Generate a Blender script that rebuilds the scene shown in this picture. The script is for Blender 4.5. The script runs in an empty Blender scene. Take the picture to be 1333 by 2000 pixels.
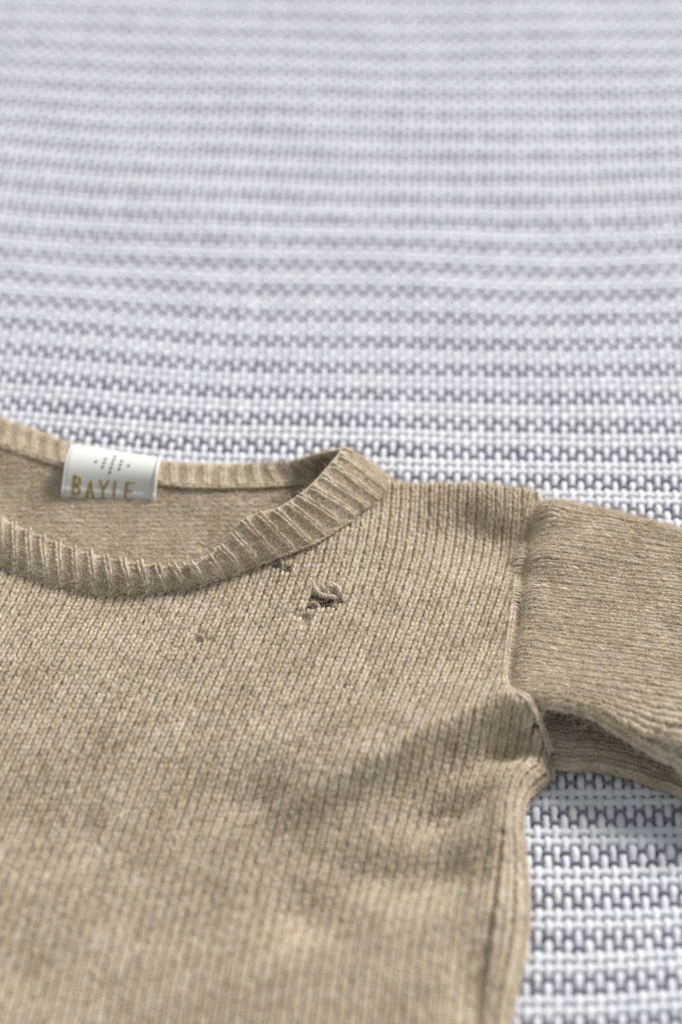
import bpy, math, random
import numpy as np
from mathutils import Vector

rng = np.random.default_rng(7)
random.seed(7)
scene = bpy.context.scene
col = scene.collection
MM = 0.001

# ------------------------------------------------------------------ camera
PITCH = math.radians(43.1)
DIST = 0.53
FPX = 85.0 / 36.0 * 2000.0
CAM = np.array([0.0, -DIST * math.cos(PITCH), DIST * math.sin(PITCH)])
FWD = np.array([0.0, math.cos(PITCH), -math.sin(PITCH)])
UPV = np.array([0.0, math.sin(PITCH), math.cos(PITCH)])
cam_data = bpy.data.cameras.new('camera')
cam = bpy.data.objects.new('camera', cam_data)
col.objects.link(cam)
cam.location = CAM
cam.rotation_euler = (math.pi / 2 - PITCH, 0, 0)
cam_data.lens = 85.0
cam_data.sensor_fit = 'VERTICAL'
cam_data.sensor_height = 36.0
cam_data.sensor_width = 24.0
cam_data.clip_start = 0.01
cam_data.clip_end = 20.0
cam_data.dof.use_dof = True
cam_data.dof.focus_distance = 0.496
cam_data.dof.aperture_fstop = 7.4
scene.camera = cam

# ------------------------------------------------------------------ light
world = bpy.data.worlds.new('World')
scene.world = world
world.use_nodes = True
bg = world.node_tree.nodes['Background']
bg.inputs['Color'].default_value = (0.88, 0.93, 1.0, 1)
bg.inputs['Strength'].default_value = 0.40
ld = bpy.data.lights.new('window_light', 'AREA')
ld.shape = 'RECTANGLE'
ld.size = 0.65
ld.size_y = 0.7
ld.energy = 108.0
ld.color = (1.0, 0.988, 0.985)
lamp = bpy.data.objects.new('window_light', ld)
col.objects.link(lamp)
LDIR = Vector((0.58, 0.55, 0.56)).normalized()
lamp.location = LDIR * 2.6
lamp.rotation_euler = LDIR.to_track_quat('Z', 'Y').to_euler()
scene.view_settings.view_transform = 'Standard'
scene.view_settings.look = 'None'
scene.view_settings.exposure = 0.0
scene.view_settings.gamma = 1.0
scene.cycles.use_denoising = False
scene.cycles.sample_clamp_indirect = 2.0
scene.cycles.sample_clamp_direct = 4.0
scene.cycles.use_adaptive_sampling = True
scene.cycles.max_bounces = 6
scene.cycles.diffuse_bounces = 4

# ------------------------------------------------------------------ helpers
def U(px, py, zmm):
    """point of the place seen at photograph pixel (px,py) standing zmm above the blanket"""
    r = FWD + np.array([1.0, 0, 0]) * (px - 666.5) / FPX + UPV * (1000.0 - py) / FPX
    t = (zmm * MM - CAM[2]) / r[2]
    return CAM + r * t

def pts(lst):
    return np.array([U(*p) for p in lst])

def link(o, parent=None):
    col.objects.link(o)
    if parent is not None:
        o.parent = parent
    return o

def mesh_quads(name, V, Q, mat, parent=None, colr=None, smooth=True):
    V = np.asarray(V, dtype=np.float32).reshape(-1, 3)
    Q = np.asarray(Q, dtype=np.int32).reshape(-1, 4)
    me = bpy.data.meshes.new(name)
    me.vertices.add(len(V))
    me.vertices.foreach_set('co', V.ravel())
    me.loops.add(Q.size)
    me.loops.foreach_set('vertex_index', Q.ravel())
    me.polygons.add(len(Q))
    me.polygons.foreach_set('loop_start', np.arange(0, Q.size, 4, dtype=np.int32))
    if smooth:
        me.polygons.foreach_set('use_smooth', np.ones(len(Q), dtype=bool))
    if colr is not None:
        a = me.attributes.new('tint', 'FLOAT', 'POINT')
        a.data.foreach_set('value', np.asarray(colr, dtype=np.float32).ravel())
    me.update(calc_edges=True)
    me.materials.append(mat)
    return link(bpy.data.objects.new(name, me), parent)

def empty(name, loc=(0, 0, 0), parent=None):
    o = bpy.data.objects.new(name, None)
    o.location = loc
    o.empty_display_size = 0.01
    return link(o, parent)

def norm(a):
    return a / np.maximum(np.linalg.norm(a, axis=-1, keepdims=True), 1e-12)

def catmull(P, n):
    """smooth curve through P, n samples evenly along its length"""
    P = np.asarray(P, float)
    Q = np.vstack([2 * P[0] - P[1], P, 2 * P[-1] - P[-2]])
    out = []
    for i in range(1, len(Q) - 2):
        p0, p1, p2, p3 = Q[i - 1], Q[i], Q[i + 1], Q[i + 2]
        t = np.linspace(0, 1, 24, endpoint=False)[:, None]
        out.append(0.5 * ((2 * p1) + (p2 - p0) * t + (2 * p0 - 5 * p1 + 4 * p2 - p3) * t ** 2
                          + (3 * p1 - p0 - 3 * p2 + p3) * t ** 3))
    C = np.vstack(out + [P[-1:]])
    s = np.concatenate([[0], np.cumsum(np.linalg.norm(np.diff(C[:, :3], axis=0), axis=1))])
    if isinstance(n, float):
        n = max(3, int(s[-1] / n) + 1)
    si = np.linspace(0, s[-1], n)
    return np.stack([np.interp(si, s, C[:, k]) for k in range(C.shape[1])], 1)

def tube(P, rx, rz, sides, upv=None):
    """verts and quads of an elliptical tube along P"""
    P = np.asarray(P, float)
    n = len(P)
    T = norm(np.gradient(P, axis=0))
    up = np.array([0, 0, 1.0]) if upv is None else np.asarray(upv, float)
    S = norm(np.cross(np.broadcast_to(up, T.shape), T))
    N = np.cross(T, S)
    a = np.arange(sides) * 2 * math.pi / sides
    rx = np.broadcast_to(rx, (n,)); rz = np.broadcast_to(rz, (n,))
    V = (P[:, None] + S[:, None] * (np.cos(a)[None, :, None] * rx[:, None, None])
         - N[:, None] * (np.sin(a)[None, :, None] * rz[:, None, None]))
    return V.reshape(-1, 3), tube_quads(n, sides)

def tube_quads(n, sides):
    i = np.arange(n - 1)[:, None] * sides
    k = np.arange(sides)[None, :]
    k2 = (k + 1) % sides
    return np.stack([i + k, i + k2, i + sides + k2, i + sides + k], -1).reshape(-1, 4)

def seg_dist(P, poly):
    """distance of plan points P(n,2) from a polyline, and signed side (+ = left of its direction)"""
    best = np.full(len(P), 1e9); sgn = np.zeros(len(P))
    for a, b in zip(poly[:-1], poly[1:]):
        d = b - a
        t = np.clip(((P - a) @ d) / max(d @ d, 1e-18), 0, 1)
        q = P - (a + t[:, None] * d)
        r = np.hypot(q[:, 0], q[:, 1])
        s = d[0] * q[:, 1] - d[1] * q[:, 0]
        m = r < best
        best[m] = r[m]; sgn[m] = s[m]
    return best, np.sign(sgn)

def inside(P, poly):
    x, y = P[:, 0], P[:, 1]
    c = np.zeros(len(P), bool)
    j = len(poly) - 1
    for i in range(len(poly)):
        xi, yi = poly[i]; xj, yj = poly[j]
        m = ((yi > y) != (yj > y)) & (x < (xj - xi) * (y - yi) / (yj - yi + 1e-18) + xi)
        c ^= m
        j = i
    return c

class Height:
    """smooth surface through scattered picks (thin-plate spline over the plan)"""
    def __init__(self, picks, lam=1.5e-4):
        W = pts(picks)
        self.c = W[:, :2]; n = len(W)
        K = self.phi(self.c) + lam * np.eye(n)
        A = np.zeros((n + 3, n + 3))
        A[:n, :n] = K
        A[:n, n] = 1; A[:n, n + 1:] = self.c
        A[n, :n] = 1; A[n + 1:, :n] = self.c.T
        self.w = np.linalg.solve(A, np.concatenate([W[:, 2], np.zeros(3)]))
    def phi(self, P):
        d2 = ((P[:, None] - self.c[None]) ** 2).sum(-1)
        return -np.sqrt(d2 + (2.2 * MM) ** 2)
    def __call__(self, P):
        return self.phi(P) @ self.w[:-3] + self.w[-3] + P @ self.w[-2:]

def lowfreq(P, s, seed):
    r = np.random.default_rng(seed)
    out = np.zeros(len(P))
    for _ in range(7):
        k = r.normal(size=2) / s
        out += np.sin(P[:, :2] @ k + r.uniform(0, 6.28))
    return out / 2.6

# ------------------------------------------------------------------ materials
def new_mat(name):
    m = bpy.data.materials.new(name)
    m.use_nodes = True
    return m, m.node_tree.nodes, m.node_tree.links, m.node_tree.nodes['Principled BSDF']

def wool_material(name, dark, mid, light, sheen=0.35):
    m, N, L, b = new_mat(name)
    tc = N.new('ShaderNodeTexCoord')
    n1 = N.new('ShaderNodeTexNoise'); n1.inputs['Scale'].default_value = 1900; n1.inputs['Detail'].default_value = 3
    n2 = N.new('ShaderNodeTexNoise'); n2.inputs['Scale'].default_value = 120; n2.inputs['Detail'].default_value = 4
    at = N.new('ShaderNodeAttribute'); at.attribute_name = 'tint'
    L.new(tc.outputs['Object'], n1.inputs['Vector']); L.new(tc.outputs['Object'], n2.inputs['Vector'])
    a1 = N.new('ShaderNodeMath'); a1.operation = 'MULTIPLY_ADD'; a1.inputs[1].default_value = 0.55
    L.new(n1.outputs['Fac'], a1.inputs[0])
    a2 = N.new('ShaderNodeMath'); a2.operation = 'MULTIPLY_ADD'; a2.inputs[1].default_value = 0.40
    L.new(n2.outputs['Fac'], a2.inputs[0]); L.new(at.outputs['Fac'], a2.inputs[2])
    L.new(a2.outputs[0], a1.inputs[2])
    cr = N.new('ShaderNodeValToRGB')
    e = cr.color_ramp.elements
    e[0].position = 0.25; e[0].color = (*dark, 1)
    e[1].position = 0.82; e[1].color = (*light, 1)
    k = e.new(0.52); k.color = (*mid, 1)
    L.new(a1.outputs[0], cr.inputs['Fac'])
    hs = N.new('ShaderNodeHueSaturation')
    n3 = N.new('ShaderNodeTexNoise'); n3.inputs['Scale'].default_value = 420
    L.new(tc.outputs['Object'], n3.inputs['Vector'])
    mr = N.new('ShaderNodeMapRange'); mr.inputs['From Min'].default_value = 0.3; mr.inputs['From Max'].default_value = 0.7
    mr.inputs['To Min'].default_value = 0.8; mr.inputs['To Max'].default_value = 1.12
    L.new(n3.outputs['Fac'], mr.inputs['Value']); L.new(mr.outputs[0], hs.inputs['Saturation'])
    L.new(cr.outputs['Color'], hs.inputs['Color']); L.new(hs.outputs['Color'], b.inputs['Base Color'])
    b.inputs['Roughness'].default_value = 0.95
    b.inputs['Specular IOR Level'].default_value = 0.1
    b.inputs['Sheen Weight'].default_value = sheen
    b.inputs['Sheen Roughness'].default_value = 0.5
    b.inputs['Sheen Tint'].default_value = (0.9, 0.8, 0.66, 1)
    bp = N.new('ShaderNodeBump'); bp.inputs['Strength'].default_value = 0.5; bp.inputs['Distance'].default_value = 0.00025
    L.new(n1.outputs['Fac'], bp.inputs['Height']); L.new(bp.outputs['Normal'], b.inputs['Normal'])
    return m

def cotton_material(name, c0, c1, scale=900):
    m, N, L, b = new_mat(name)
    tc = N.new('ShaderNodeTexCoord')
    n1 = N.new('ShaderNodeTexNoise'); n1.inputs['Scale'].default_value = scale; n1.inputs['Detail'].default_value = 4
    n2 = N.new('ShaderNodeTexNoise'); n2.inputs['Scale'].default_value = 180
    L.new(tc.outputs['Object'], n1.inputs['Vector']); L.new(tc.outputs['Object'], n2.inputs['Vector'])
    ad = N.new('ShaderNodeMath'); ad.operation = 'ADD'
    L.new(n1.outputs['Fac'], ad.inputs[0]); L.new(n2.outputs['Fac'], ad.inputs[1])
    cr = N.new('ShaderNodeValToRGB')
    cr.color_ramp.elements[0].position = 0.35 * 1.0; cr.color_ramp.elements[0].color = (*c0, 1)
    cr.color_ramp.elements[1].position = 0.68; cr.color_ramp.elements[1].color = (*c1, 1)
    hf = N.new('ShaderNodeMath'); hf.operation = 'MULTIPLY'; hf.inputs[1].default_value = 0.5
    L.new(ad.outputs[0], hf.inputs[0]); L.new(hf.outputs[0], cr.inputs['Fac'])
    L.new(cr.outputs['Color'], b.inputs['Base Color'])
    b.inputs['Roughness'].default_value = 0.9
    b.inputs['Specular IOR Level'].default_value = 0.15
    b.inputs['Sheen Weight'].default_value = 0.15
    bp = N.new('ShaderNodeBump'); bp.inputs['Strength'].default_value = 0.5; bp.inputs['Distance'].default_value = 0.0002
    L.new(n1.outputs['Fac'], bp.inputs['Height']); L.new(bp.outputs['Normal'], b.inputs['Normal'])
    return m

M_WOOL = wool_material('beige_wool', (0.325, 0.245, 0.15), (0.59, 0.487, 0.35), (0.77, 0.685, 0.54))
M_WHITE = cotton_material('white_cotton', (0.64, 0.65, 0.68), (0.77, 0.78, 0.80))
M_GREY = cotton_material('grey_cotton', (0.16, 0.148, 0.195), (0.29, 0.275, 0.335))

# ------------------------------------------------------------------ blanket
ALPHA = math.radians(-1.9)
PW = 1.855 * MM      # warp pitch
PF = 2.41 * MM       # weft pitch
B0 = 0.0224
ca, sa = math.cos(ALPHA), math.sin(ALPHA)

def blanket_xy(a, b):
    bb = b + 0.0021 * (1 - 1.6 * b) * (a / 0.066) ** 2 + a * 0.144 * (np.clip(b, -0.02, 0.25) - 0.11) + 0.0004 * np.sin(a * 61 + b * 23) + 0.0003 * np.sin(b * 95 - a * 40 + 1)
    aa = a + 0.0004 * np.sin(b * 52 + 0.6) + 0.00025 * np.sin(a * 120 + b * 80)
    return aa * ca - bb * sa, B0 + aa * sa + bb * ca

A_MAX = 0.126
BJ0, BJ1 = -76, 98                      # weft rows
blanket = empty('blanket')
blanket['label'] = 'white woven cotton blanket with rows of grey zigzag stripes under the sweater'
blanket['category'] = 'blanket'
ZB = -1.0 * MM

def hidden(x, y):                        # deep under the sweater: coarse threads do
    return (y < -0.012) & (x < 0.030) & (y < 0.02)

def swell(x, y):                         # the cloth is not dead flat
    return 0.00035 * np.sin(x * 75 + y * 30 + 1.0) * np.sin(y * 62 - x * 25) + 0.00012 * np.sin(x * 210 + 2) * np.sin(y * 190)

def wave(ph):
    s = np.cos(math.pi * ph)
    return np.sign(s) * np.abs(s) ** 0.6

for i in range(int(-A_MAX / PW), int(A_MAX / PW) + 1):
    a0 = i * PW + rng.normal() * 0.05 * MM
    ph = i & 1
    f = []
    for j in range(BJ0, BJ1):
        x, y = blanket_xy(a0, j * PF)
        f += [j] if hidden(x, y) else [j, j + 0.25, j + 0.5, j + 0.75]
    f = np.array(f, float)
    z = 0.24 * wave(f + ph) * MM
    x, y = blanket_xy(a0 + rng.normal(size=len(f)) * 0.05 * MM, f * PF)
    over = np.cos(math.pi * (f + ph))
    # warp floats bulge over the crossing, a little uneven
    rj = np.repeat(rng.normal(1, 0.10, size=len(f) // 2 + 1), 2)[:len(f)]
    rx = (0.80 + 0.06 * over) * MM * rj
    rz = (0.40 + 0.04 * over) * MM
    sides = 5
    V, Q = tube(np.stack([x, y, z + ZB + swell(x, y)], 1), rx, rz, sides)
    mesh_quads('warp_thread', V, Q, M_WHITE, blanket)

for j in range(BJ0, BJ1):
    kind = j % 4                        # 0 and 3 are the two grey rows of a stripe
    grey = kind in (0, 3)
    b0 = j * PF + (0.5 * PF) + rng.normal() * 0.04 * MM - PF * 0.5
    f = np.arange(int(-A_MAX / PW) - 1, int(A_MAX / PW) + 2, 0.5)
    xx, yy = blanket_xy(0, b0)
    f2 = f[::1]
    x, y = blanket_xy(f2 * PW, b0 + rng.normal(size=len(f2)) * 0.03 * MM)
    # warp i runs over weft j where i+j is even
    z = (-0.28 if grey else -0.16) * wave(f2 + j) * MM + (0 if grey else 0.06 * MM)
    r = (0.52 if grey else 1.04) * MM
    V, Q = tube(np.stack([x, y, z + ZB + swell(x, y)], 1), r * rng.normal(1, 0.05, size=len(f2)), 0.42 * MM, 5)
    mesh_quads('weft_thread', V, Q, M_GREY if grey else M_WHITE, blanket)

def backing_material():
    m, N, L, b = new_mat('blanket_backing')
    tc = N.new('ShaderNodeTexCoord')
    mp = N.new('ShaderNodeMapping'); mp.inputs['Rotation'].default_value = (0, 0, -ALPHA)
    L.new(tc.outputs['Object'], mp.inputs['Vector'])
    sp = N.new('ShaderNodeSeparateXYZ'); L.new(mp.outputs[0], sp.inputs[0])
    d = N.new('ShaderNodeMath'); d.operation = 'MULTIPLY_ADD'
    d.inputs[1].default_value = 1 / (4 * PF); d.inputs[2].default_value = (-B0 + 1.5 * PF) / (4 * PF) + 100
    L.new(sp.outputs['Y'], d.inputs[0])
    fr = N.new('ShaderNodeMath'); fr.operation = 'FRACT'; L.new(d.outputs[0], fr.inputs[0])
    cr = N.new('ShaderNodeValToRGB'); cr.color_ramp.interpolation = 'CONSTANT'
    cr.color_ramp.elements[0].color = (0.37, 0.36, 0.40, 1)
    cr.color_ramp.elements[1].position = 0.5; cr.color_ramp.elements[1].color = (0.62, 0.63, 0.66, 1)
    L.new(fr.outputs[0], cr.inputs['Fac']); L.new(cr.outputs['Color'], b.inputs['Base Color'])
    b.inputs['Roughness'].default_value = 0.95
    return m
g = np.linspace(-0.6, 0.6, 13)
GX, GY = np.meshgrid(g, g + 0.1)
V = np.stack([GX.ravel(), GY.ravel(), np.full(GX.size, -1.6 * MM)], 1)
Q = [[r * 13 + c, r * 13 + c + 1, (r + 1) * 13 + c + 1, (r + 1) * 13 + c] for r in range(12) for c in range(12)]
mesh_quads('backing', V, Q, backing_material(), blanket)

# ------------------------------------------------------------------ sweater: surfaces
sweater = empty('sweater')
sweater['label'] = 'beige knitted wool sweater with ribbed crew neck and moth holes lying on the blanket'
sweater['category'] = 'sweater'

SEAM = [(1047, 966, 5), (1030, 1040, 6), (1016, 1120, 7.5), (1003, 1220, 8.5), (991, 1310, 10.5),
        (996, 1350, 11.8), (1030, 1368, 11.6), (1043, 1390, 9.8), (1062, 1422, 7), (1075, 1450, 5), (1083, 1482, 3)]
SIDE = [(1083, 1482, 3), (1072, 1518, 3), (1048, 1546, 2), (1029, 1580, 2), (1026, 1640, 2), (1034, 1720, 2),
        (1037, 1800, 2), (1029, 1870, 2), (1012, 1940, 2), (1000, 2000, 2), (990, 2080, 2), (975, 2300, 2)]
NECK = [(-260, 960, 6), (-120, 1060, 6), (0, 1112, 6), (100, 1146, 6), (200, 1166, 6), (300, 1163, 6.5), (400, 1142, 7),
        (470, 1115, 8), (545, 1085, 9), (620, 1055, 9.5), (690, 1010, 9.5), (735, 980, 9), (764, 955, 7)]
SHO = [(764, 955, 6.3), (800, 960, 6.3), (860, 963, 6.3), (920, 965, 6.3), (980, 966, 6.3), (1025, 968, 6), (1047, 974, 5)]
seam_c = catmull(pts(SEAM), 60)
side_c = catmull(pts(SIDE), 70)
neck_c = catmull(pts(NECK), 70)
sho_c = catmull(pts(SHO), 20) + np.array([0, 1.5 * MM, 0])

w_ = np.clip((U(520, 1110, 9)[0] - neck_c[:, 0]) / 0.012, 0, 1)[:, None]
neck_in = neck_c + w_ * np.array([0, 3.5 * MM, 0]) + (1 - w_) * np.array([-0.7 * MM, 0.8 * MM, 0])
BODY = [(-200, 1150, 7), (-200, 1500, 6), (-200, 1800, 5), (-200, 2150, 5), (0, 1130, 6.8), (0, 1180, 7), (0, 1300, 7.5), (0, 1500, 6.5),
        (0, 1700, 6), (0, 1850, 5), (0, 2050, 5), (200, 1180, 6.8), (200, 1230, 7.5), (200, 1330, 8), (200, 1500, 7), (200, 1700, 5.5),
        (200, 1850, 5.5), (200, 2050, 5), (400, 1158, 7.5), (400, 1210, 8), (400, 1330, 8.5), (400, 1500, 7.5), (400, 1700, 5.2),
        (400, 1850, 6), (400, 2050, 5.5),
        (545, 1105, 9), (560, 1180, 9), (600, 1250, 9), (600, 1400, 9), (560, 1630, 5.6), (600, 1770, 5),
        (620, 1880, 6), (600, 2050, 6), (690, 1040, 10), (760, 985, 9.5), (740, 1200, 9), (760, 1330, 9),
        (850, 985, 9.5), (950, 985, 10), (960, 1045, 4.8), (880, 1055, 6.3), (900, 1150, 7.8), (980, 1150, 8), (880, 1300, 8.8), (950, 1270, 9.3),
        (975, 1330, 9.2), (890, 1370, 9), (810, 1410, 8.9), (730, 1450, 8.7), (650, 1500, 8.4), (580, 1550, 7.8),
        (900, 1462, 7.0), (820, 1510, 6.8), (740, 1556, 6.4), (650, 1600, 6.0), (960, 1430, 7.2), (1030, 1410, 7.5), (1040, 1450, 5),
        (985, 1468, 5.6), (930, 1515, 5.5), (860, 1590, 5), (800, 1650, 5.4),
        (1020, 1497, 7.2), (1045, 1518, 6.6), (990, 1522, 8), (965, 1580, 8), (990, 1650, 7.2), (990, 1750, 7), (980, 1850, 6.8), (960, 1950, 7),
        (940, 2080, 6.5), (880, 1690, 5), (820, 1745, 5.2), (890, 1830, 6), (880, 1960, 5.5), (760, 1900, 6.5), (720, 1800, 5.5), (760, 2050, 5.5)]
Hb = Height(BODY)
SEAMGROOVE = catmull(pts([(985, 1500, 8), (962, 1540, 8), (952, 1600, 7), (948, 1700, 7), (943, 1800, 7), (938, 1900, 6.5), (930, 2000, 6), (918, 2150, 6)]), 40)[:, :2]
body_poly = np.vstack([seam_c[:, :2], side_c[1:, :2], U(-260, 2300, 2)[None, :2], neck_in[:, :2], sho_c[:, :2]])

def roll(d, r):
    t = np.clip(d / r, 0, 1)
    return np.sqrt(np.maximum(1 - (1 - t) ** 2, 0.0004))

RIDGE_PX = [(1036, 1362, 12.6), (985, 1360, 13.5), (900, 1397, 13.2), (820, 1433, 12.6), (740, 1476, 11.7), (660, 1518, 10.2), (570, 1562, 8.6), (480, 1600, 7)]
RIDGE_A = np.array([4.2, 5.6, 5.6, 5.2, 4.4, 2.9, 1.1, 0.0]) * MM
ridge_c = catmull(np.column_stack([pts(RIDGE_PX), RIDGE_A]), 90)
def ridge(P):
    d2 = ((P[:, None] - ridge_c[None, :, :2]) ** 2).sum(-1)
    k = d2.argmin(1)
    T = norm(np.gradient(ridge_c[:, :2], axis=0))[k]
    q = P - ridge_c[k, :2]
    side = T[:, 0] * q[:, 1] - T[:, 1] * q[:, 0]           # the curve runs right to left: the back lies on its right hand
    d = np.sqrt(d2[np.arange(len(P)), k])
    A = ridge_c[k, 3]
    w = np.clip((0.5 - side / 0.8 / MM * 0.5), 0, 1)       # 1 behind, 0 in front
    return A * (w * np.exp(-(d / (9 * MM)) ** 1.3) + (1 - w) * np.exp(-(d / (4.2 * MM)) ** 1.8))
DENTS = [(876, 1588, 8, 4.0, 2.6, 0.5), (990, 1468, 6, 3.2, 2.2, 0.5), (610, 1782, 8, 7, 2.4, 0.3), (835, 1705, 12, 6.5, 1.8, -0.1), (700, 1700, 9, 5, 1.2, -0.4),
         (925, 1935, 4.5, 15, 2.2, 0.0), (480, 1570, 9, 6, 1.4, 0.5), (330, 1800, 12, 9, 1.2, 0.2), (90, 1620, 14, 10, 1.0, 0.3), (760, 1830, 9, 7, -0.6, 0.1), (80, 1900, 12, 9, 1.0, 0)]
def dents(P):
    out = np.zeros(len(P))
    for px, py, rx, ry, dep, an in DENTS:
        c = U(px, py, 5)[:2]
        q = P - c
        x = (q[:, 0] * math.cos(an) + q[:, 1] * math.sin(an)) / (rx * MM); y = (-q[:, 0] * math.sin(an) + q[:, 1] * math.cos(an)) / (ry * MM)
        out += 1.4 * dep * MM * np.exp(-(x * x + y * y))
    return out

def body_h(P):
    h = np.maximum(Hb(P) + ridge(P) - dents(P), 2.0 * MM)
    h = h - 0.7 * MM * np.exp(-(seg_dist(P, seam_c[:44, :2])[0] / (1.2 * MM)) ** 2)
    d3 = seg_dist(P, seam_c[44:, :2])[0]
    h = h - np.minimum(3.5 * MM, 0.6 * h) * (1 - roll(d3, 2.0 * MM))
    h = h - 0.4 * MM * np.exp(-(seg_dist(P, SEAMGROOVE)[0] / (1.1 * MM)) ** 2)
    d1 = seg_dist(P, side_c[:, :2])[0]
    d2 = seg_dist(P, sho_c[:, :2])[0]
    return h * roll(d1, 6.5 * MM) * roll(d2, 5 * MM) + 0.12 * MM * lowfreq(P, 6 * MM, 3)

SLEEVE = [(1047, 968, 6), (1030, 1040, 6), (1016, 1120, 7.3), (1003, 1220, 8.4), (991, 1310, 10.2), (998, 1350, 11.2), (1035, 1368, 11.2),
          (1048, 1388, 10.5),
          (1066, 995, 11), (1058, 1080, 10.4), (1043, 1160, 10.4), (1028, 1260, 11),
          (1110, 1010, 10.5), (1200, 1060, 11), (1300, 1080, 11), (1450, 1120, 11),
          (1090, 1160, 10), (1180, 1180, 10.5), (1220, 1130, 9.8), (1300, 1200, 11), (1450, 1250, 11),
          (1060, 1300, 10.8), (1150, 1300, 11), (1300, 1330, 11.4), (1450, 1380, 11),
          (1040, 1364, 11.8), (1100, 1369, 12.2), (1160, 1384, 12.2), (1230, 1416, 12), (1333, 1472, 11.3), (1430, 1527, 10.5),
          (1080, 1384, 12), (1120, 1391, 12.3), (1160, 1406, 12), (1200, 1434, 11), (1240, 1466, 9.8), (1280, 1498, 8), (1333, 1543, 5), (1430, 1600, 4)]
Hs = Height(SLEEVE)
stop_c = catmull(pts([(1047, 960, 7.5), (1075, 965, 8.5), (1110, 976, 8.5), (1180, 998, 8), (1260, 1019, 8), (1333, 1041, 8), (1450, 1075, 8), (1600, 1120, 8)]), 40) + np.array([0, 1.5 * MM, 0])
slow_c = catmull(pts([(1085, 1500, 0.8), (1110, 1504, 0.8), (1150, 1501, 0.8), (1200, 1509, 0.8), (1250, 1523, 0.8), (1290, 1537, 0.8),
                      (1333, 1553, 0.8), (1430, 1602, 0.8), (1600, 1690, 0.8)]), 40)
seam_top = catmull(pts(SEAM[:8]), 50)
fold_c = catmull(pts([(1043, 1390, 9.8), (1080, 1388, 10.5), (1120, 1395, 10.8), (1160, 1411, 10.5), (1200, 1439, 9.5), (1240, 1471, 8), (1280, 1503, 6),
                      (1333, 1549, 3), (1430, 1604, 2), (1600, 1692, 2)]), 60)
sleeve_poly = np.vstack([seam_top[::-1, :2] - np.array([1.3 * MM, 0]), stop_c[:, :2], fold_c[::-1, :2]])
back_sleeve_poly = np.vstack([slow_c[:, :2], slow_c[::-1, :2] + np.array([0.0, 26 * MM]), [slow_c[0, :2] + np.array([-4 * MM, 8 * MM])]])
def back_sleeve_h(P):
    d = seg_dist(P, slow_c[:, :2])[0]
    return (1.0 + 2.4 * (1 - np.exp(-d / (5 * MM)))) * MM * roll(d, 1.6 * MM)

def sleeve_h(P):
    h = np.maximum(Hs(P), 1.5 * MM)
    h = h - 1.0 * MM * np.exp(-(seg_dist(P, seam_top[:, :2] + np.array([0.9 * MM, 0]))[0] / (1.0 * MM)) ** 2)
    d1 = seg_dist(P, stop_c[:, :2])[0]
    d2 = seg_dist(P, fold_c[:, :2])[0]
    return h * roll(d1, 5 * MM) - np.minimum(4.5 * MM, h * 0.7) * (1 - roll(d2, 3.2 * MM)) + 0.12 * MM * lowfreq(P, 7 * MM, 5)

def grad(hf, P, e=0.35 * MM):
    ex = np.array([e, 0]); ey = np.array([0, e])
    gx = (hf(P + ex) - hf(P - ex)) / (2 * e)
    gy = (hf(P + ey) - hf(P - ey)) / (2 * e)
    g = np.stack([gx, gy], 1)
    m = np.linalg.norm(g, axis=1, keepdims=True)
    return g * np.minimum(1, 4.0 / np.maximum(m, 1e-9))

WALE = 2.05 * MM
ROWH = 1.32 * MM

def trace(hf, dirf, start, along, n_up, n_dn):
    """knit grid: wales start on a line (spaced by true surface distance) and follow dirf; rows spaced by true distance"""
    S = [np.array(start, float)]
    p = S[0].copy()
    d, length = along
    dist = 0.0
    while dist < length:
        g = grad(hf, p[None])[0] @ d
        st = WALE / math.sqrt(1 + g * g)
        p = p + d * st
        dist += st
        S.append(p.copy())
    S = np.array(S)
    def march(sign, n):
        cur = S.copy(); out = []
        for _ in range(n):
            d = dirf(cur) * sign
            mid = cur + d * ROWH * 0.5
            d = dirf(mid) * sign
            g = (grad(hf, mid) * d).sum(1, keepdims=True)
            cur = cur + d * ROWH / np.sqrt(1 + g * g)
            out.append(cur.copy())
        return out
    up = march(1, n_up); dn = march(-1, n_dn)
    return np.array(dn[::-1] + [S] + up)          # rows x wales x 2

LEAN_Y = np.array([U(666, y, 7)[1] for y in (2300, 2000, 1800, 1650, 1500, 1300, 1200, 1100, 1000, 900)])
LEAN_V = np.array([.04, .08, .15, .22, .28, .30, .28, .19, .06, .02])

def edge_dir(P, curve, reach):
    """direction of the nearest stretch of an edge curve, and how strongly it leads there"""
    T = norm(np.gradient(curve, axis=0))
    d2 = ((P[:, None] - curve[None]) ** 2).sum(-1)
    k = d2.argmin(1)
    w = np.clip(1 - np.sqrt(d2[np.arange(len(P)), k]) / reach, 0, 1)
    return T[k], (w * w * (3 - 2 * w))[:, None]

def body_dir(P):
    l = np.interp(P[:, 1], LEAN_Y, LEAN_V)
    d = norm(np.stack([l, np.ones_like(l)], 1))
    t, w = edge_dir(P, side_c[::-1, :2], 9 * MM)
    t = np.where(t[:, 1:] < 0.3, norm(np.array([[0.5, 0.6]])), t)
    return norm(d * (1 - w) + t * w)

def sleeve_dir(P):
    d = norm(np.stack([np.ones(len(P)), np.full(len(P), -0.20)], 1))
    t, w = edge_dir(P, fold_c[:, :2], 14 * MM)
    d = d * (1 - w) + t * w
    t, w = edge_dir(P, stop_c[:, :2], 12 * MM)
    return norm(d * (1 - w) + t * w)

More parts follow.
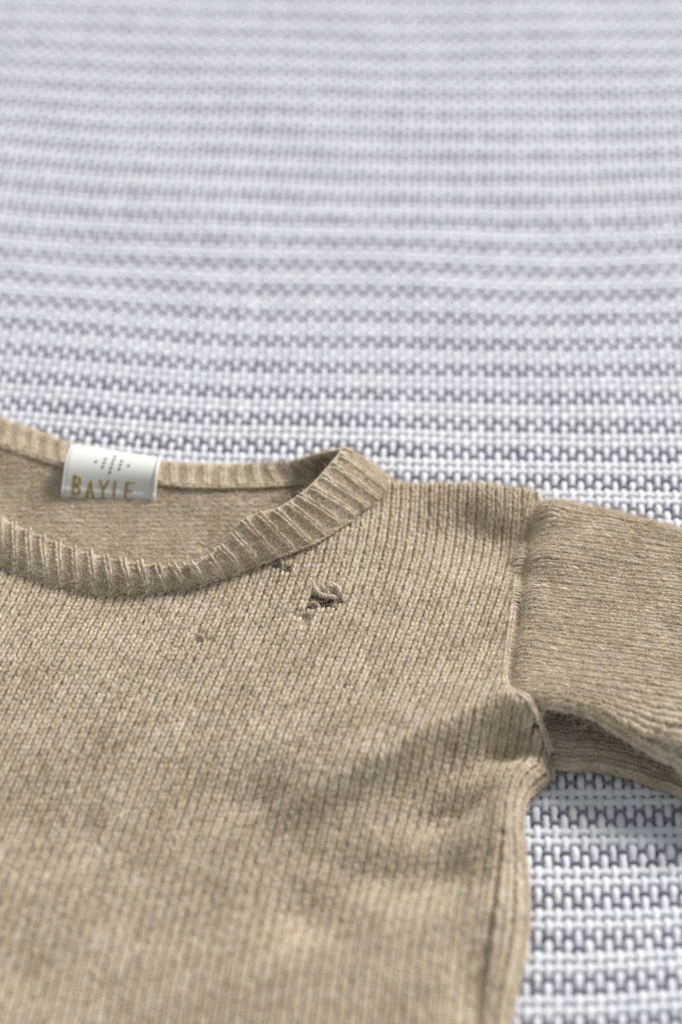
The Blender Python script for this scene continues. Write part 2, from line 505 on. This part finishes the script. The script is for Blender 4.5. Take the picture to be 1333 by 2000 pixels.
HOLES = [(634, 1178, 8.8, 4.0, 3.1), (552, 1110, 8.8, 1.3, 2.4)]
THIN = [(597, 1210, 8.8, 2.0, 2.6), (394, 1250, 8.2, 1.6, 2.0), (664, 1196, 8.8, 1.4, 1.9)]
holes = [(U(a, b, z)[:2], rx * MM, ry * MM) for a, b, z, rx, ry in HOLES]
thin = [(U(a, b, z)[:2], rx * MM, ry * MM) for a, b, z, rx, ry in THIN]
def in_hole(P, k=1.0, spots=None):
    m = np.zeros(len(P), bool)
    for c, rx, ry in (spots or holes):
        m |= (((P[:, 0] - c[0]) / (rx * k)) ** 2 + ((P[:, 1] - c[1]) / (ry * k)) ** 2) < 1 + 0.3 * np.sin(P[:, 0] * 4100) * np.cos(P[:, 1] * 3700)
    return m

# ------------------------------------------------------------------ stitches
RINGS, SIDES = 6, 5
def leg_template(kind):
    """one yarn leg in stitch units (b across, t along the wale, n outward); rings x sides x 3"""
    s = np.linspace(0, 1, RINGS)
    if kind == 'knit':
        cb = 0.105 + 0.185 * s
        ct = -0.62 + 1.95 * s
        cn = -0.16 + 0.34 * np.sin(np.clip(0.08 + s * 0.92, 0, 1) * math.pi) ** 0.8
        r = 0.228 * np.clip(np.sin((0.10 + 0.80 * s) * math.pi), 0, 1) ** 0.5
        r[0] *= 0.4; r[-1] *= 0.4
    else:                                    # purl bump: a short arc across the wale
        cb = -0.55 + 1.1 * s
        ct = 0.28 * np.sin(s * math.pi)
        cn = -0.25 + 0.50 * np.sin(s * math.pi)
        r = 0.22 * np.sin((0.12 + 0.76 * s) * math.pi) ** 0.5
    C = np.stack([cb * WALE, ct * ROWH, cn * MM], 1)
    T = norm(np.gradient(C, axis=0))
    nn = np.array([0, 0, 1.0])
    B = norm(np.cross(T, nn)); Nn = np.cross(B, T)
    a = np.arange(SIDES) * 2 * math.pi / SIDES
    return (C[:, None] + B[:, None] * (np.cos(a)[None, :, None] * (r * WALE)[:, None, None])
            + Nn[:, None] * (np.sin(a)[None, :, None] * (r * WALE * 0.92)[:, None, None]))

T_KNIT = leg_template('knit'); T_PURL = leg_template('purl')
Q_LEG = tube_quads(RINGS, SIDES)

def stitch_geometry(C, B, T, N, kind='knit', jit=0.07, gain=1.0):
    """legs at stitch centres C with frames; returns verts, quads, tint"""
    n = len(C)
    out, tint = [], []
    variants = (1, -1) if kind == 'knit' else (0, 1)
    base = rng.normal(0, 0.035, size=n)
    for sgn in variants:
        tpl = (T_KNIT if kind == 'knit' else T_PURL).copy()
        L = np.broadcast_to(tpl[None], (n,) + tpl.shape).copy()
        sc = rng.normal(1, jit, size=(n, 1, 1))
        if kind == 'knit':
            L[..., 0] *= sgn
        elif sgn == 1:
            L[..., 1] = -L[..., 1] - 0.5 * ROWH
            L[..., 0] += 0.5 * WALE
        L[..., 0] *= rng.normal(1, jit, size=(n, 1, 1)); L[..., 1] *= sc
        L[..., 2] = L[..., 2] * gain + rng.normal(0, 0.05 * MM, size=(n, 1, 1))
        L[..., 0] += rng.normal(0, 0.05 * MM, size=(n, 1, 1)); L[..., 1] += rng.normal(0, 0.07 * MM, size=(n, 1, 1))
        W = (C[:, None, None] + L[..., :1] * B[:, None, None] + L[..., 1:2] * T[:, None, None] + L[..., 2:] * N[:, None, None])
        W = W + rng.normal(0, 0.032 * MM, size=W.shape)
        out.append(W.reshape(-1, 3))
        tint.append(np.repeat(base + rng.normal(0, 0.035, size=n), RINGS * SIDES))
    V = np.vstack(out)
    m = len(V) // (RINGS * SIDES)
    Q = (Q_LEG[None] + (np.arange(m) * RINGS * SIDES)[:, None, None]).reshape(-1, 4)
    return V, Q, np.concatenate(tint)

FUZZ_P, FUZZ_R, FUZZ_T = [], [], []
def fuzz(C, N, per, lo=0.8, hi=2.6, lift=0.55, width=0.028, tone=0.09):
    """loose fibres lying on and standing off a surface"""
    n = int(len(C) * per)
    idx = rng.integers(0, len(C), n)
    Nn = N[idx]
    P = C[idx] + rng.normal(0, 0.75 * MM, size=(n, 3))
    P -= ((P - C[idx]) * Nn).sum(1, keepdims=True) * Nn
    P += Nn * rng.uniform(0.0, 0.28, size=(n, 1)) * MM
    d = rng.normal(size=(n, 3))
    d -= (d * Nn).sum(1, keepdims=True) * Nn
    d = norm(d)
    L = rng.uniform(lo, hi, size=(n, 1)) * MM
    up = np.abs(rng.normal(0, lift, size=(n, 1)))
    k0 = norm(d + Nn * up)
    k1 = norm(k0 + rng.normal(0, 0.40, size=(n, 3)))
    k2 = norm(k1 + rng.normal(0, 0.55, size=(n, 3)) - Nn * up * 0.9)
    p1 = P + k0 * L * 0.35; p2 = p1 + k1 * L * 0.35; p3 = p2 + k2 * L * 0.3
    FUZZ_P.append(np.stack([P, p1, p2, p3], 1).reshape(-1, 3))
    FUZZ_R.append((np.array([1, 1, 0.8, 0.35])[None] * rng.uniform(0.6, 1.15, size=(n, 1)) * width * 0.5 * MM).ravel())
    FUZZ_T.append(np.repeat(rng.normal(tone, 0.15, size=n), 4))

def frames(hf, P2, dirv):
    g = grad(hf, P2)
    N = norm(np.stack([-g[:, 0], -g[:, 1], np.ones(len(P2))], 1))
    T = np.stack([dirv[:, 0], dirv[:, 1], (g * dirv).sum(1)], 1)
    T = norm(T)
    B = np.cross(T, N)
    return B, T, N

def panel(name, hf, G, dirf, ok, sink=0.42 * MM, hole=False, gain=1.0, jit=0.09, lower=0.0):
    """cloth sheet on the knit grid G plus its stitches"""
    R, Wn = G.shape[:2]
    P = G.reshape(-1, 2)
    z = hf(P)
    B, T, N = frames(hf, P, dirf(P))
    C = np.column_stack([P, z])
    okm = ok(P)
    keep = okm & (~in_hole(P) if hole else True)
    if hole:
        worn = in_hole(P, 1.0, thin)
        keep &= ~(worn & (rng.uniform(size=len(P)) < 0.6))
        C = C - N * (worn * 0.35 * MM)[:, None]
    okg = (okm & (~in_hole(P, 0.85) if hole else True)).reshape(R, Wn)
    idx = np.arange(R * Wn).reshape(R, Wn)
    f = okg[:-1, :-1] & okg[1:, :-1] & okg[1:, 1:] & okg[:-1, 1:]
    Q = np.stack([idx[:-1, :-1], idx[:-1, 1:], idx[1:, 1:], idx[1:, :-1]], -1)[f]
    used = np.unique(Q)
    remap = np.full(R * Wn, -1); remap[used] = np.arange(len(used))
    sheet = mesh_quads(name, (C - N * sink)[used], remap[Q], M_WOOL, sweater, np.full(len(used), -0.05))
    G3d = C.reshape(R, Wn, 3)
    wd = np.zeros((R, Wn)); wd[:, 1:-1] = np.linalg.norm(G3d[:, 2:] - G3d[:, :-2], axis=2) / 2
    wd[:, 0] = wd[:, 1]; wd[:, -1] = wd[:, -2]
    B = B * np.clip(wd.ravel() / WALE, 0.65, 1.7)[:, None]
    c = C[keep] - N[keep] * (lower(P[keep])[:, None] if callable(lower) else lower)
    V, Qs, t = stitch_geometry(c, B[keep], T[keep], N[keep], gain=gain, jit=jit)
    st = mesh_quads('stitches', V, Qs, M_WOOL, sheet, t)
    st['kind'] = 'stuff'
    return sheet, c, N[keep]

# front of the body
x0 = np.array([-0.185, U(-160, 1600, 6)[1]])
x1 = side_c[np.argmin(np.abs(side_c[:, 1] - x0[1])), :2]
G = trace(body_h, body_dir, x0, (np.array([1.0, 0.0]), x1[0] - x0[0] - 0.1 * MM), 104, 62)
lean_extra = []
def body_ok(P):
    return inside(P, body_poly) & (P[:, 1] > -0.165) & (P[:, 0] > -0.125)
front, fc, fn = panel('front_panel', body_h, G, body_dir, body_ok, hole=True, sink=0.32 * MM, gain=0.85, jit=0.07, lower=lambda P: 0.22 * MM * np.exp(-(seg_dist(P, side_c[:, :2])[0] / (9 * MM)) ** 2))
fuzz(fc, fn, 18.0, 0.8, 2.8, 0.38, 0.036)
fuzz(fc, fn, 1.5, 2.2, 4.5, 0.9, 0.032, 0.15)

# sleeve
sx = U(1200, 1000, 8)[:2] + np.array([0.004, 0.012])
dd = norm(np.array([[-0.20, -1.0]]))[0]
G2 = trace(sleeve_h, sleeve_dir, sx, (dd, 0.080), 36, 34)
def sleeve_ok(P):
    return inside(P, sleeve_poly) & (P[:, 0] < 0.094)
sleeve, sc_, sn_ = panel('sleeve', sleeve_h, G2, sleeve_dir, sleeve_ok, sink=0.12 * MM, gain=0.6, jit=0.12, lower=0.07 * MM)
fuzz(sc_, sn_, 26.0, 0.9, 3.0, 0.26, 0.04, 0.17)
def back_sleeve_dir(P):
    t, w = edge_dir(P, slow_c[:, :2], 60 * MM)
    return t
G4 = trace(back_sleeve_h, back_sleeve_dir, slow_c[14, :2] + np.array([0, 0.3 * MM]), (np.array([0.0, 1.0]), 0.026), 40, 26)
sback, bc_, bn_ = panel('sleeve_back', back_sleeve_h, G4, back_sleeve_dir, lambda P: inside(P, back_sleeve_poly) & (P[:, 0] < 0.094), sink=0.1 * MM, gain=0.6)
fuzz(bc_, bn_, 16.0, 0.9, 2.6, 0.24, 0.042)
print('stitches', len(fc), len(sc_))

# ------------------------------------------------------------------ neckband
BAND = [((-260, 960, 7), (-260, 850, 10)), ((-120, 1062, 7), (-120, 952, 8.4)), ((0, 1113, 6.2), (0, 1010, 8.6)), ((100, 1147, 6.2), (92, 1052, 8.8)),
        ((200, 1167, 6.2), (188, 1084, 9.2)), ((300, 1164, 6.6), (285, 1102, 9.6)), ((395, 1143, 7.4), (365, 1102, 10.6)),
        ((470, 1115, 8.6), (428, 1066, 13)), ((545, 1086, 10), (478, 1012, 15.5)), ((620, 1056, 10.3), (545, 990, 16)),
        ((690, 1011, 10.3), (600, 953, 17)), ((735, 981, 9.8), (640, 911, 17.5)), ((765, 954, 8), (663, 881, 17)),
        ((752, 940, 5), (645, 882, 14.5)), ((700, 940, 4), (612, 889, 11)), ((645, 945, 4), (590, 895, 8.5)),
        ((580, 947, 4.6), (555, 901, 6)), ((500, 952, 5), (492, 906, 4)), ((400, 953, 5), (398, 907, 3.2)), ((310, 946, 5), (309, 901, 3)),
        ((220, 931, 5), (219, 887, 3)), ((130, 913, 5), (130, 863, 3)), ((60, 892, 5), (61, 837, 3)), ((0, 872, 5), (2, 816, 3)),
        ((-120, 830, 5), (-124, 768, 3)), ((-260, 780, 5), (-264, 715, 3))]
bs = pts([b[0] for b in BAND]); be = pts([b[1] for b in BAND])
NB = 900
BC = catmull(np.hstack([(bs + be) / 2, bs, be]), NB)
bmid, bsm, bed = BC[:, :3], BC[:, 3:6], BC[:, 6:9]
ARC = np.concatenate([[0], np.cumsum(np.linalg.norm(np.diff(bmid, axis=0), axis=1))])

def band_at(s, t, lift=0.0):
    """point on the band at arc length s (m), t 0 at the seam to 1 at the free edge, bulging outward"""
    k = [np.interp(s, ARC, bsm[:, i]) for i in range(3)]
    e = [np.interp(s, ARC, bed[:, i]) for i in range(3)]
    a = np.stack(k, -1); b = np.stack(e, -1)
    p = a + (b - a) * t[..., None]
    return p

def band_frame(s, t):
    e = 0.6 * MM
    ds = band_at(s + e, t) - band_at(s - e, t)
    dt = band_at(s, t + 0.02) - band_at(s, t - 0.02)
    S = norm(ds); Tt = norm(dt)
    N = norm(np.cross(S, Tt))
    return S, Tt, N

def band_bulge(s, t):
    w = np.clip((0.105 - s) / 0.02, 0.0, 1.0)          # front part is rounder than the back
    return (0.5 + 1.2 * w) * MM * (np.sin(np.clip(t, 0, 1) * math.pi) ** 0.7) 

neckband = empty('neckband', parent=sweater)
S_END = ARC[-1] - 2 * MM
tl = np.concatenate([np.linspace(0, 0.86, 10), [0.90, 0.94, 0.97, 0.99, 1.0]])
ns, nt = int(S_END / (0.6 * MM)), len(tl)
sg = np.linspace(1 * MM, S_END, ns)
RIB = 3.7 * MM
def ribwave(s):
    return np.cos(s / RIB * 2 * math.pi)
verts = []
for side in (1, -1):
    for t in tl:
        tt = np.full(ns, t)
        S, Tt, N = band_frame(sg, tt)
        rnd = math.sqrt(max(1 - (max(t - 0.86, 0) / 0.141) ** 2, 0.0))
        off = band_bulge(sg, tt) + side * (0.75 + 0.22 * ribwave(sg) * side) * MM * rnd
        verts.append(band_at(sg, tt) + N * off[:, None] + rng.normal(0, 0.04 * MM, size=(ns, 3)))
V = np.vstack(verts)
ring = 2 * nt
order = list(range(nt)) + list(range(2 * nt - 1, nt - 1, -1))
Q = []
for r in range(ring):
    a, b = order[r], order[(r + 1) % ring]
    i = np.arange(ns - 1)
    Q.append(np.stack([a * ns + i, a * ns + i + 1, b * ns + i + 1, b * ns + i], 1))
mesh_quads('band', V, np.vstack(Q), M_WOOL, neckband, np.full(len(V), -0.02))
nrib = int(S_END / RIB)
bandC, bandN = [], []
VV, VQ, VT = [], [], []
for k in range(1, nrib):
    for side in (1, -1):
        s0 = (k if side == 1 else k + 0.5) * RIB
        if side == -1 and s0 < 0.075:                  # inner face of the front part: never in view
            continue
        if side == 1 and s0 > 0.150:                  # outer face of the back part lies on the blanket
            continue
        width = np.linalg.norm(band_at(np.array([s0]), np.array([1.0])) - band_at(np.array([s0]), np.array([0.0])))
        nst = max(4, int(width / (1.25 * MM)))
        t = 0.04 + 0.86 * (np.arange(nst) + 0.35) / nst
        s = np.full(nst, s0) + 0.12 * MM * np.sin(t * 5 + k) + rng.normal(0, 0.05 * MM)
        S, Tt, N = band_frame(s, t)
        C = band_at(s, t) + N * (band_bulge(s, t) + side * 0.68 * MM * np.sqrt(np.clip(1 - (np.maximum(t - 0.84, 0) / 0.16) ** 2, 0, 1)))[:, None]
        Nn = N * side
        V, Q, tn = stitch_geometry(C, np.cross(Tt, Nn) * 0.95, Tt, Nn, gain=0.9)
        mesh_quads('rib', V, Q, M_WOOL, neckband, tn + 0.01)
        bandC.append(C); bandN.append(Nn)
        s2 = s + RIB * 0.5
        S, Tt, N = band_frame(s2, t)
        Cv = band_at(s2, t) + N * (band_bulge(s2, t) + side * 0.46 * MM)[:, None]
        V, Q, tn = stitch_geometry(Cv, np.cross(Tt, N * side) * 0.9, Tt, N * side, kind='purl', gain=0.35, jit=0.2)
        VQ.append(Q + sum(len(v) for v in VV)); VV.append(V); VT.append(tn - 0.02)
        bandC.append(band_at(s + RIB * 0.5, t) + N * (band_bulge(s, t) + side * 0.5 * MM)[:, None]); bandN.append(Nn)
o = mesh_quads('purl_valleys', np.vstack(VV), np.vstack(VQ), M_WOOL, neckband, np.concatenate(VT)); o['kind'] = 'stuff'
bandC = np.vstack(bandC); bandN = np.vstack(bandN)
fuzz(bandC, bandN, 2.0, 2.0, 4.0, 0.9, 0.032, 0.15)
fuzz(sc_, sn_, 3.0, 2.2, 4.5, 0.9, 0.032, 0.15)
fuzz(bandC, bandN, 30.0, 0.8, 2.4, 0.35, 0.04)

# chains of the neck seam and the armhole seam
def chain(name, C, N, step, parent, gain=1.0):
    T = norm(np.gradient(C, axis=0))
    B = norm(np.cross(T, N)); N = norm(np.cross(B, T))
    V, Q, tn = stitch_geometry(C, B * 0.9, T, N, gain=gain)
    return mesh_quads(name, V, Q, M_WOOL, parent, tn)
nk = catmull(bsm[(ARC < 0.118) & (bsm[:, 0] > U(450, 1120, 9)[0])][::8], 1.25 * MM)
up = np.broadcast_to(norm(np.array([0.12, -0.25, 1.0])), nk.shape)
chain('neck_seam', nk + up * 0.5 * MM, up, 0, neckband)
back_nk = catmull(bsm[(ARC > 0.135)][::8], 1.3 * MM)
up = np.broadcast_to(norm(np.array([0.0, -0.3, 1.0])), back_nk.shape)
chain('neck_seam', back_nk + up * 0.6 * MM, up, 0, neckband)
sm = catmull(seam_c[3:58], 1.3 * MM)
P2 = sm[:, :2] - np.array([0.5 * MM, 0])
zr = np.maximum(body_h(P2 - np.array([1.6 * MM, 0])), body_h(P2)) - 0.05 * MM
for _ in range(3):
    zr[1:-1] = (zr[:-2] + 2 * zr[1:-1] + zr[2:]) / 4
sm = np.column_stack([P2, zr])
Ns = np.broadcast_to(norm(np.array([0.35, -0.1, 1.0])), sm.shape)
chain('armhole_seam', sm, Ns, 0, sweater, 0.9)
fuzz(sm, Ns, 30, 0.8, 2.2, 0.4, 0.036)
lo = catmull(slow_c[:-4], 1.3 * MM)
lo[:, 2] = 1.3 * MM
up = np.broadcast_to(norm(np.array([0.05, -0.8, 0.6])), lo.shape)
chain('sleeve_fold', lo + np.array([0, 0.5 * MM, 0]), up, 0, sweater, 0.9)

# ------------------------------------------------------------------ back of the sweater, inside of the neck
def back_h(P):
    d = seg_dist(P, back_nk[:, :2])[0]
    return (1.3 + 1.1 * np.clip((P[:, 1] + 0.05) / 0.015, 0, 1) + 2.4 * np.exp(-(d / (9 * MM)) ** 2)) * MM + 0.35 * MM * lowfreq(P, 9 * MM, 11)
def back_dir(P):
    return norm(np.stack([np.full(len(P), 0.04), np.ones(len(P))], 1))
x0 = np.array([-0.12, 0.0])
G3 = trace(back_h, back_dir, x0, (np.array([1.0, 0.0]), 0.165), 40, 62)
back_poly = np.vstack([back_nk[:, :2] + np.array([0, 2.5 * MM]), [[-0.122, 0.02], [-0.122, -0.12], [0.018, -0.12], [0.028, -0.03], [0.030, 0.0]]])
P = G3.reshape(-1, 2)
R, Wn = G3.shape[:2]
okm = inside(P, back_poly)
C = np.column_stack([P, back_h(P)])
B, T, N = frames(back_h, P, back_dir(P))
idx = np.arange(R * Wn).reshape(R, Wn); og = okm.reshape(R, Wn)
f = og[:-1, :-1] & og[1:, :-1] & og[1:, 1:] & og[:-1, 1:]
Q = np.stack([idx[:-1, :-1], idx[:-1, 1:], idx[1:, 1:], idx[1:, :-1]], -1)[f]
used = np.unique(Q); remap = np.full(R * Wn, -1); remap[used] = np.arange(len(used))
back = mesh_quads('back_panel', (C - N * 0.0 * MM)[used], remap[Q], M_WOOL, sweater, np.full(len(used), -0.05))
keep = okm & (P[:, 1] > -0.048)
V, Q, tn = stitch_geometry(C[keep] - N[keep] * 0.08 * MM, B[keep], T[keep], N[keep], kind='purl', gain=0.3, jit=0.22)
o = mesh_quads('stitches', V, Q, M_WOOL, back, tn); o['kind'] = 'stuff'
fuzz(C[keep], N[keep], 22.0, 0.9, 2.8, 0.24, 0.042)

# ------------------------------------------------------------------ loose yarn at the moth holes
def yarn(name, picks, r=0.42, parent=sweater, tint=0.05):
    """a loose end of three twisted plies"""
    C = catmull(pts(picks), 0.18 * MM)
    n = len(C)
    T = norm(np.gradient(C, axis=0))
    A = norm(np.cross(T, np.array([0.31, 0.2, 0.93]))); Bv = np.cross(T, A)
    w = np.clip(np.sin(np.linspace(0.05, 0.95, n) * math.pi) * 3, 0.4, 1) * (1 + 0.12 * np.sin(np.arange(n) * 0.5))
    ph = np.arange(n) * 0.18 * MM / (2.1 * MM) * 2 * math.pi
    Vs, Qs = [], []
    for k in range(3):
        off = A * np.cos(ph + k * 2.094)[:, None] + Bv * np.sin(ph + k * 2.094)[:, None]
        V, Q = tube(C + off * (r * 0.5 * MM * w)[:, None], r * 0.55 * MM * w, r * 0.55 * MM * w, 6, (0.31, 0.2, 0.93))
        Qs.append(Q + len(V) * k); Vs.append(V + rng.normal(0, 0.025 * MM, size=V.shape))
    V = np.vstack(Vs)
    fuzz(C, norm(np.tile([0, -0.3, 1.0], (n, 1))), 3, 0.5, 1.8, 0.7, 0.036, 0.15)
    return mesh_quads(name, V, np.vstack(Qs), M_WOOL, parent, np.full(len(V), tint) + rng.normal(0, 0.03, size=len(V)))
yarn('loose_yarn', [(611, 1126, 8.6), (614, 1142, 9.4), (621, 1156, 9.8), (633, 1164, 9.8), (648, 1166, 9.6), (662, 1170, 8.6)], 0.52, tint=0.06)
yarn('loose_yarn', [(640, 1166, 9.0), (640, 1154, 10.0), (646, 1145, 10.5), (656, 1144, 10.3), (662, 1152, 9.8), (661, 1164, 9.0)], 0.56, tint=0.18)
yarn('loose_yarn', [(628, 1132, 9.0), (631, 1146, 9.6), (639, 1154, 9.5), (650, 1158, 9.0)], 0.44, tint=0.04)
yarn('loose_yarn', [(602, 1182, 8.2), (612, 1177, 9.0), (621, 1181, 8.8), (624, 1192, 8.2)], 0.42, tint=0.09)
yarn('loose_yarn', [(646, 1190, 8.2), (655, 1182, 9.0), (661, 1190, 8.4)], 0.36, tint=0.08)
yarn('loose_yarn', [(588, 1204, 8.4), (596, 1199, 8.9), (606, 1202, 8.8), (609, 1213, 8.4)], 0.34)
yarn('loose_yarn', [(386, 1247, 8), (392, 1242, 8.5), (399, 1247, 8.4), (401, 1256, 8)], 0.30)
yarn('loose_yarn', [(549, 1092, 9.4), (553, 1102, 9.8), (551, 1114, 9.0)], 0.32, tint=-0.02)
yarn('loose_yarn', [(618, 1172, 7.0), (632, 1178, 6.6), (648, 1180, 6.6), (660, 1182, 7.4)], 0.26, tint=-0.02)

M_FUZZ = wool_material('wool_fibre', (0.35, 0.265, 0.165), (0.65, 0.545, 0.40), (0.85, 0.77, 0.63), 0.2)
hc = bpy.data.hair_curves.new('loose_fibres')
FP = np.vstack(FUZZ_P).astype(np.float32)
hc.add_curves([4] * (len(FP) // 4))
hc.attributes['position'].data.foreach_set('vector', FP.ravel())
for nm, arr in (('radius', FUZZ_R), ('tint', FUZZ_T)):
    at = hc.attributes.get(nm) or hc.attributes.new(nm, 'FLOAT', 'POINT')
    at.data.foreach_set('value', np.concatenate(arr).astype(np.float32))
hc.materials.append(M_FUZZ)
fz = link(bpy.data.objects.new('loose_fibres', hc), sweater)
print('fibres', len(FP) // 4)
fz['kind'] = 'stuff'

# ------------------------------------------------------------------ woven label in the neck
def plain(name, c, rough=0.6, var=0.08, scale=1500):
    m, N, L, b = new_mat(name)
    tc = N.new('ShaderNodeTexCoord'); n1 = N.new('ShaderNodeTexNoise'); n1.inputs['Scale'].default_value = scale
    L.new(tc.outputs['Object'], n1.inputs['Vector'])
    mx = N.new('ShaderNodeMix'); mx.data_type = 'RGBA'
    mx.inputs['A'].default_value = (*[v * (1 - var) for v in c], 1); mx.inputs['B'].default_value = (*[min(1, v * (1 + var)) for v in c], 1)
    L.new(n1.outputs['Fac'], mx.inputs['Factor']); L.new(mx.outputs['Result'], b.inputs['Base Color'])
    b.inputs['Roughness'].default_value = rough
    bp = N.new('ShaderNodeBump'); bp.inputs['Strength'].default_value = 0.2; bp.inputs['Distance'].default_value = 0.0001
    L.new(n1.outputs['Fac'], bp.inputs['Height']); L.new(bp.outputs['Normal'], b.inputs['Normal'])
    return m
M_TAB = plain('white_satin', (0.74, 0.73, 0.68), 0.95, 0.06)
M_GOLD = plain('gold_thread', (0.34, 0.27, 0.07), 0.6, 0.25)
M_DOT = plain('green_thread', (0.055, 0.10, 0.09), 0.7, 0.2)

TL, TR = U(141, 868, 8.6), U(312, 894, 8.2)
BL, BR = U(123, 951, 5.8), U(300, 963, 5.4)
def tab(u, v, lift=0.0):
    """u 0..1 left to right; v 0 at the top of the face to 1 at its lower bend, then round under and back"""
    u = np.asarray(u, float); v = np.asarray(v, float)
    L = TL + (BL - TL) * 0; 
    A = TL[None] + (TR - TL)[None] * u[..., None].reshape(-1, 1)
    Bm = BL[None] + (BR - BL)[None] * u[..., None].reshape(-1, 1)
    dn = Bm - A; ln = np.linalg.norm(dn, axis=1, keepdims=True); dn = dn / ln
    ac = norm(np.broadcast_to(TR - TL, A.shape))
    nn = norm(np.cross(ac, -dn))
    nn = np.where(nn[:, 2:] < 0, -nn, nn)
    v = v.reshape(-1, 1)
    R = 1.7 * MM
    arc = math.pi * R / ln
    face = np.clip(v, 0, 1)
    bow = 1.7 * MM * np.sin(face * math.pi) 
    p = A + dn * ln * face + nn * bow
    th = np.clip((v - 1) / arc, 0, 1) * math.pi
    p = p + dn * R * np.sin(th) - nn * R * (1 - np.cos(th))
    rest = np.maximum(v - 1 - arc, 0)
    p = p - dn * ln * rest
    nrm = nn * np.cos(th) + dn * np.sin(th)
    p = p + nrm * lift
    return p, nrm
nu, nv = 25, 60
uu, vv = np.meshgrid(np.linspace(0, 1, nu), np.concatenate([np.linspace(-0.0, 1, 26), np.linspace(1.01, 2.2, 34)]))
wv = 0.25 * MM * np.sin(vv * 5 + 1) * (uu ** 3)
TH = 0.14 * MM
top, nr = tab(uu.ravel(), vv.ravel(), TH)
bot, _ = tab(uu.ravel(), vv.ravel(), -TH)
V = np.vstack([top, bot]) 
V[:, 0] += np.concatenate([wv.ravel()] * 2)
def grid_q(nr_, nc):
    i = np.arange(nr_ * nc).reshape(nr_, nc)
    return np.stack([i[:-1, :-1], i[:-1, 1:], i[1:, 1:], i[1:, :-1]], -1).reshape(-1, 4)
gq = grid_q(nv, nu); n0 = nv * nu
i = np.arange(n0).reshape(nv, nu)
edges = []
for line in (i[:, 0], i[:, -1][::-1], i[0, ::-1], i[-1, :]):
    edges.append(np.stack([line[:-1], line[1:], line[1:] + n0, line[:-1] + n0], 1))
label_tab = mesh_quads('label_tab', V, np.vstack([gq, gq[:, ::-1] + n0] + edges), M_TAB, sweater)
label_tab['label'] = 'white folded cloth label with dotted diamond and gold letters'
# selvedge along the open right end
P_, n_ = tab(np.full(50, 1.0), np.linspace(0.0, 1.35, 50), 0.0)
V, Q = tube(P_ + np.array([0.1 * MM, 0, 0]), 0.5 * MM, 0.5 * MM, 8, (0.9, 0.1, 0.3))
mesh_quads('selvedge', V, Q, M_TAB, label_tab)
P_, n_ = tab(np.full(50, 0.0), np.linspace(0.0, 1.5, 50), 0.0)
V, Q = tube(P_, 0.26 * MM, 0.26 * MM, 8, (0.9, 0.1, 0.3))
mesh_quads('selvedge', V, Q, M_TAB, label_tab)

WID = np.linalg.norm(TR - TL); HEI = np.linalg.norm(BL - TL)
def dab(name, u, v, r, mat):
    a = np.linspace(0, 2 * math.pi, 9)[:-1]
    ring, _ = tab(u + np.cos(a) * r / WID, v + np.sin(a) * r / HEI, TH + 0.09 * MM)
    ring2, _ = tab(u + 0.5 * np.cos(a) * r / WID, v + 0.5 * np.sin(a) * r / HEI, TH + 0.18 * MM)
    k = np.arange(8); k2 = (k + 1) % 8
    Q = np.vstack([np.stack([k, k2, 8 + k2, 8 + k], 1), [[8, 9, 10, 11], [8, 11, 12, 15], [12, 13, 14, 15]]])
    mesh_quads(name, np.vstack([ring, ring2]), Q, mat, label_tab)
for ci, cnt in zip(range(-2, 3), (1, 3, 5, 3, 1)):
    for k in range(cnt):
        dab('dot', 0.512 + ci * 0.092 - (k - (cnt - 1) / 2) * 0.004, 0.435 + (k - (cnt - 1) / 2) * 0.108, 0.33 * MM, M_DOT)

STROKES = {'B': [[(0, 0), (0, 1)], [(0, 0), (.75, .1), (.8, .38), (0, .48)], [(0, .48), (.85, .6), (.85, .9), (0, 1)]],
           'A': [[(0, 1), (.45, 0), (.9, 1)], [(.18, .62), (.72, .62)]],
           'Y': [[(0, 0), (.45, .55), (.9, 0)], [(.45, .55), (.45, 1)]],
           'L': [[(0, 0), (0, 1), (.8, 1)]],
           'E': [[(.85, 0), (0, 0), (0, 1), (.85, 1)], [(0, .5), (.7, .5)]]}
def letter(ch, u0, v0, w, h):
    Vs, Qs, n = [], [], 0
    for st in STROKES[ch]:
        p = np.array(st, float)
        q = np.vstack([np.linspace(p[k], p[k + 1], 7, endpoint=False) for k in range(len(p) - 1)] + [p[-1:]])
        C, nn = tab(u0 + q[:, 0] * w, v0 + q[:, 1] * h, TH + 0.05 * MM)
        T = norm(np.gradient(C, axis=0)); S = norm(np.cross(nn, T))
        r = 0.31 * MM
        a = np.arange(6) * math.pi / 3
        V = C[:, None] + S[:, None] * np.cos(a)[None, :, None] * r + nn[:, None] * np.sin(a)[None, :, None] * r * 0.35
        Vs.append(V.reshape(-1, 3)); Qs.append(tube_quads(len(C), 6) + n); n += len(C) * 6
    mesh_quads('letter', np.vstack(Vs), np.vstack(Qs), M_GOLD, label_tab)
for ch, u0, v0, w in (('B', .12, .74, .085), ('A', .27, .80, .085), ('Y', .41, .79, .095), ('L', .575, .79, .07), ('E', .70, .78, .11)):
    letter(ch, u0, v0 + 0.035, w, 0.36)
tot = sum(len(o.data.polygons) * 2 for o in bpy.data.objects if o.type == 'MESH')
print('triangles', tot)
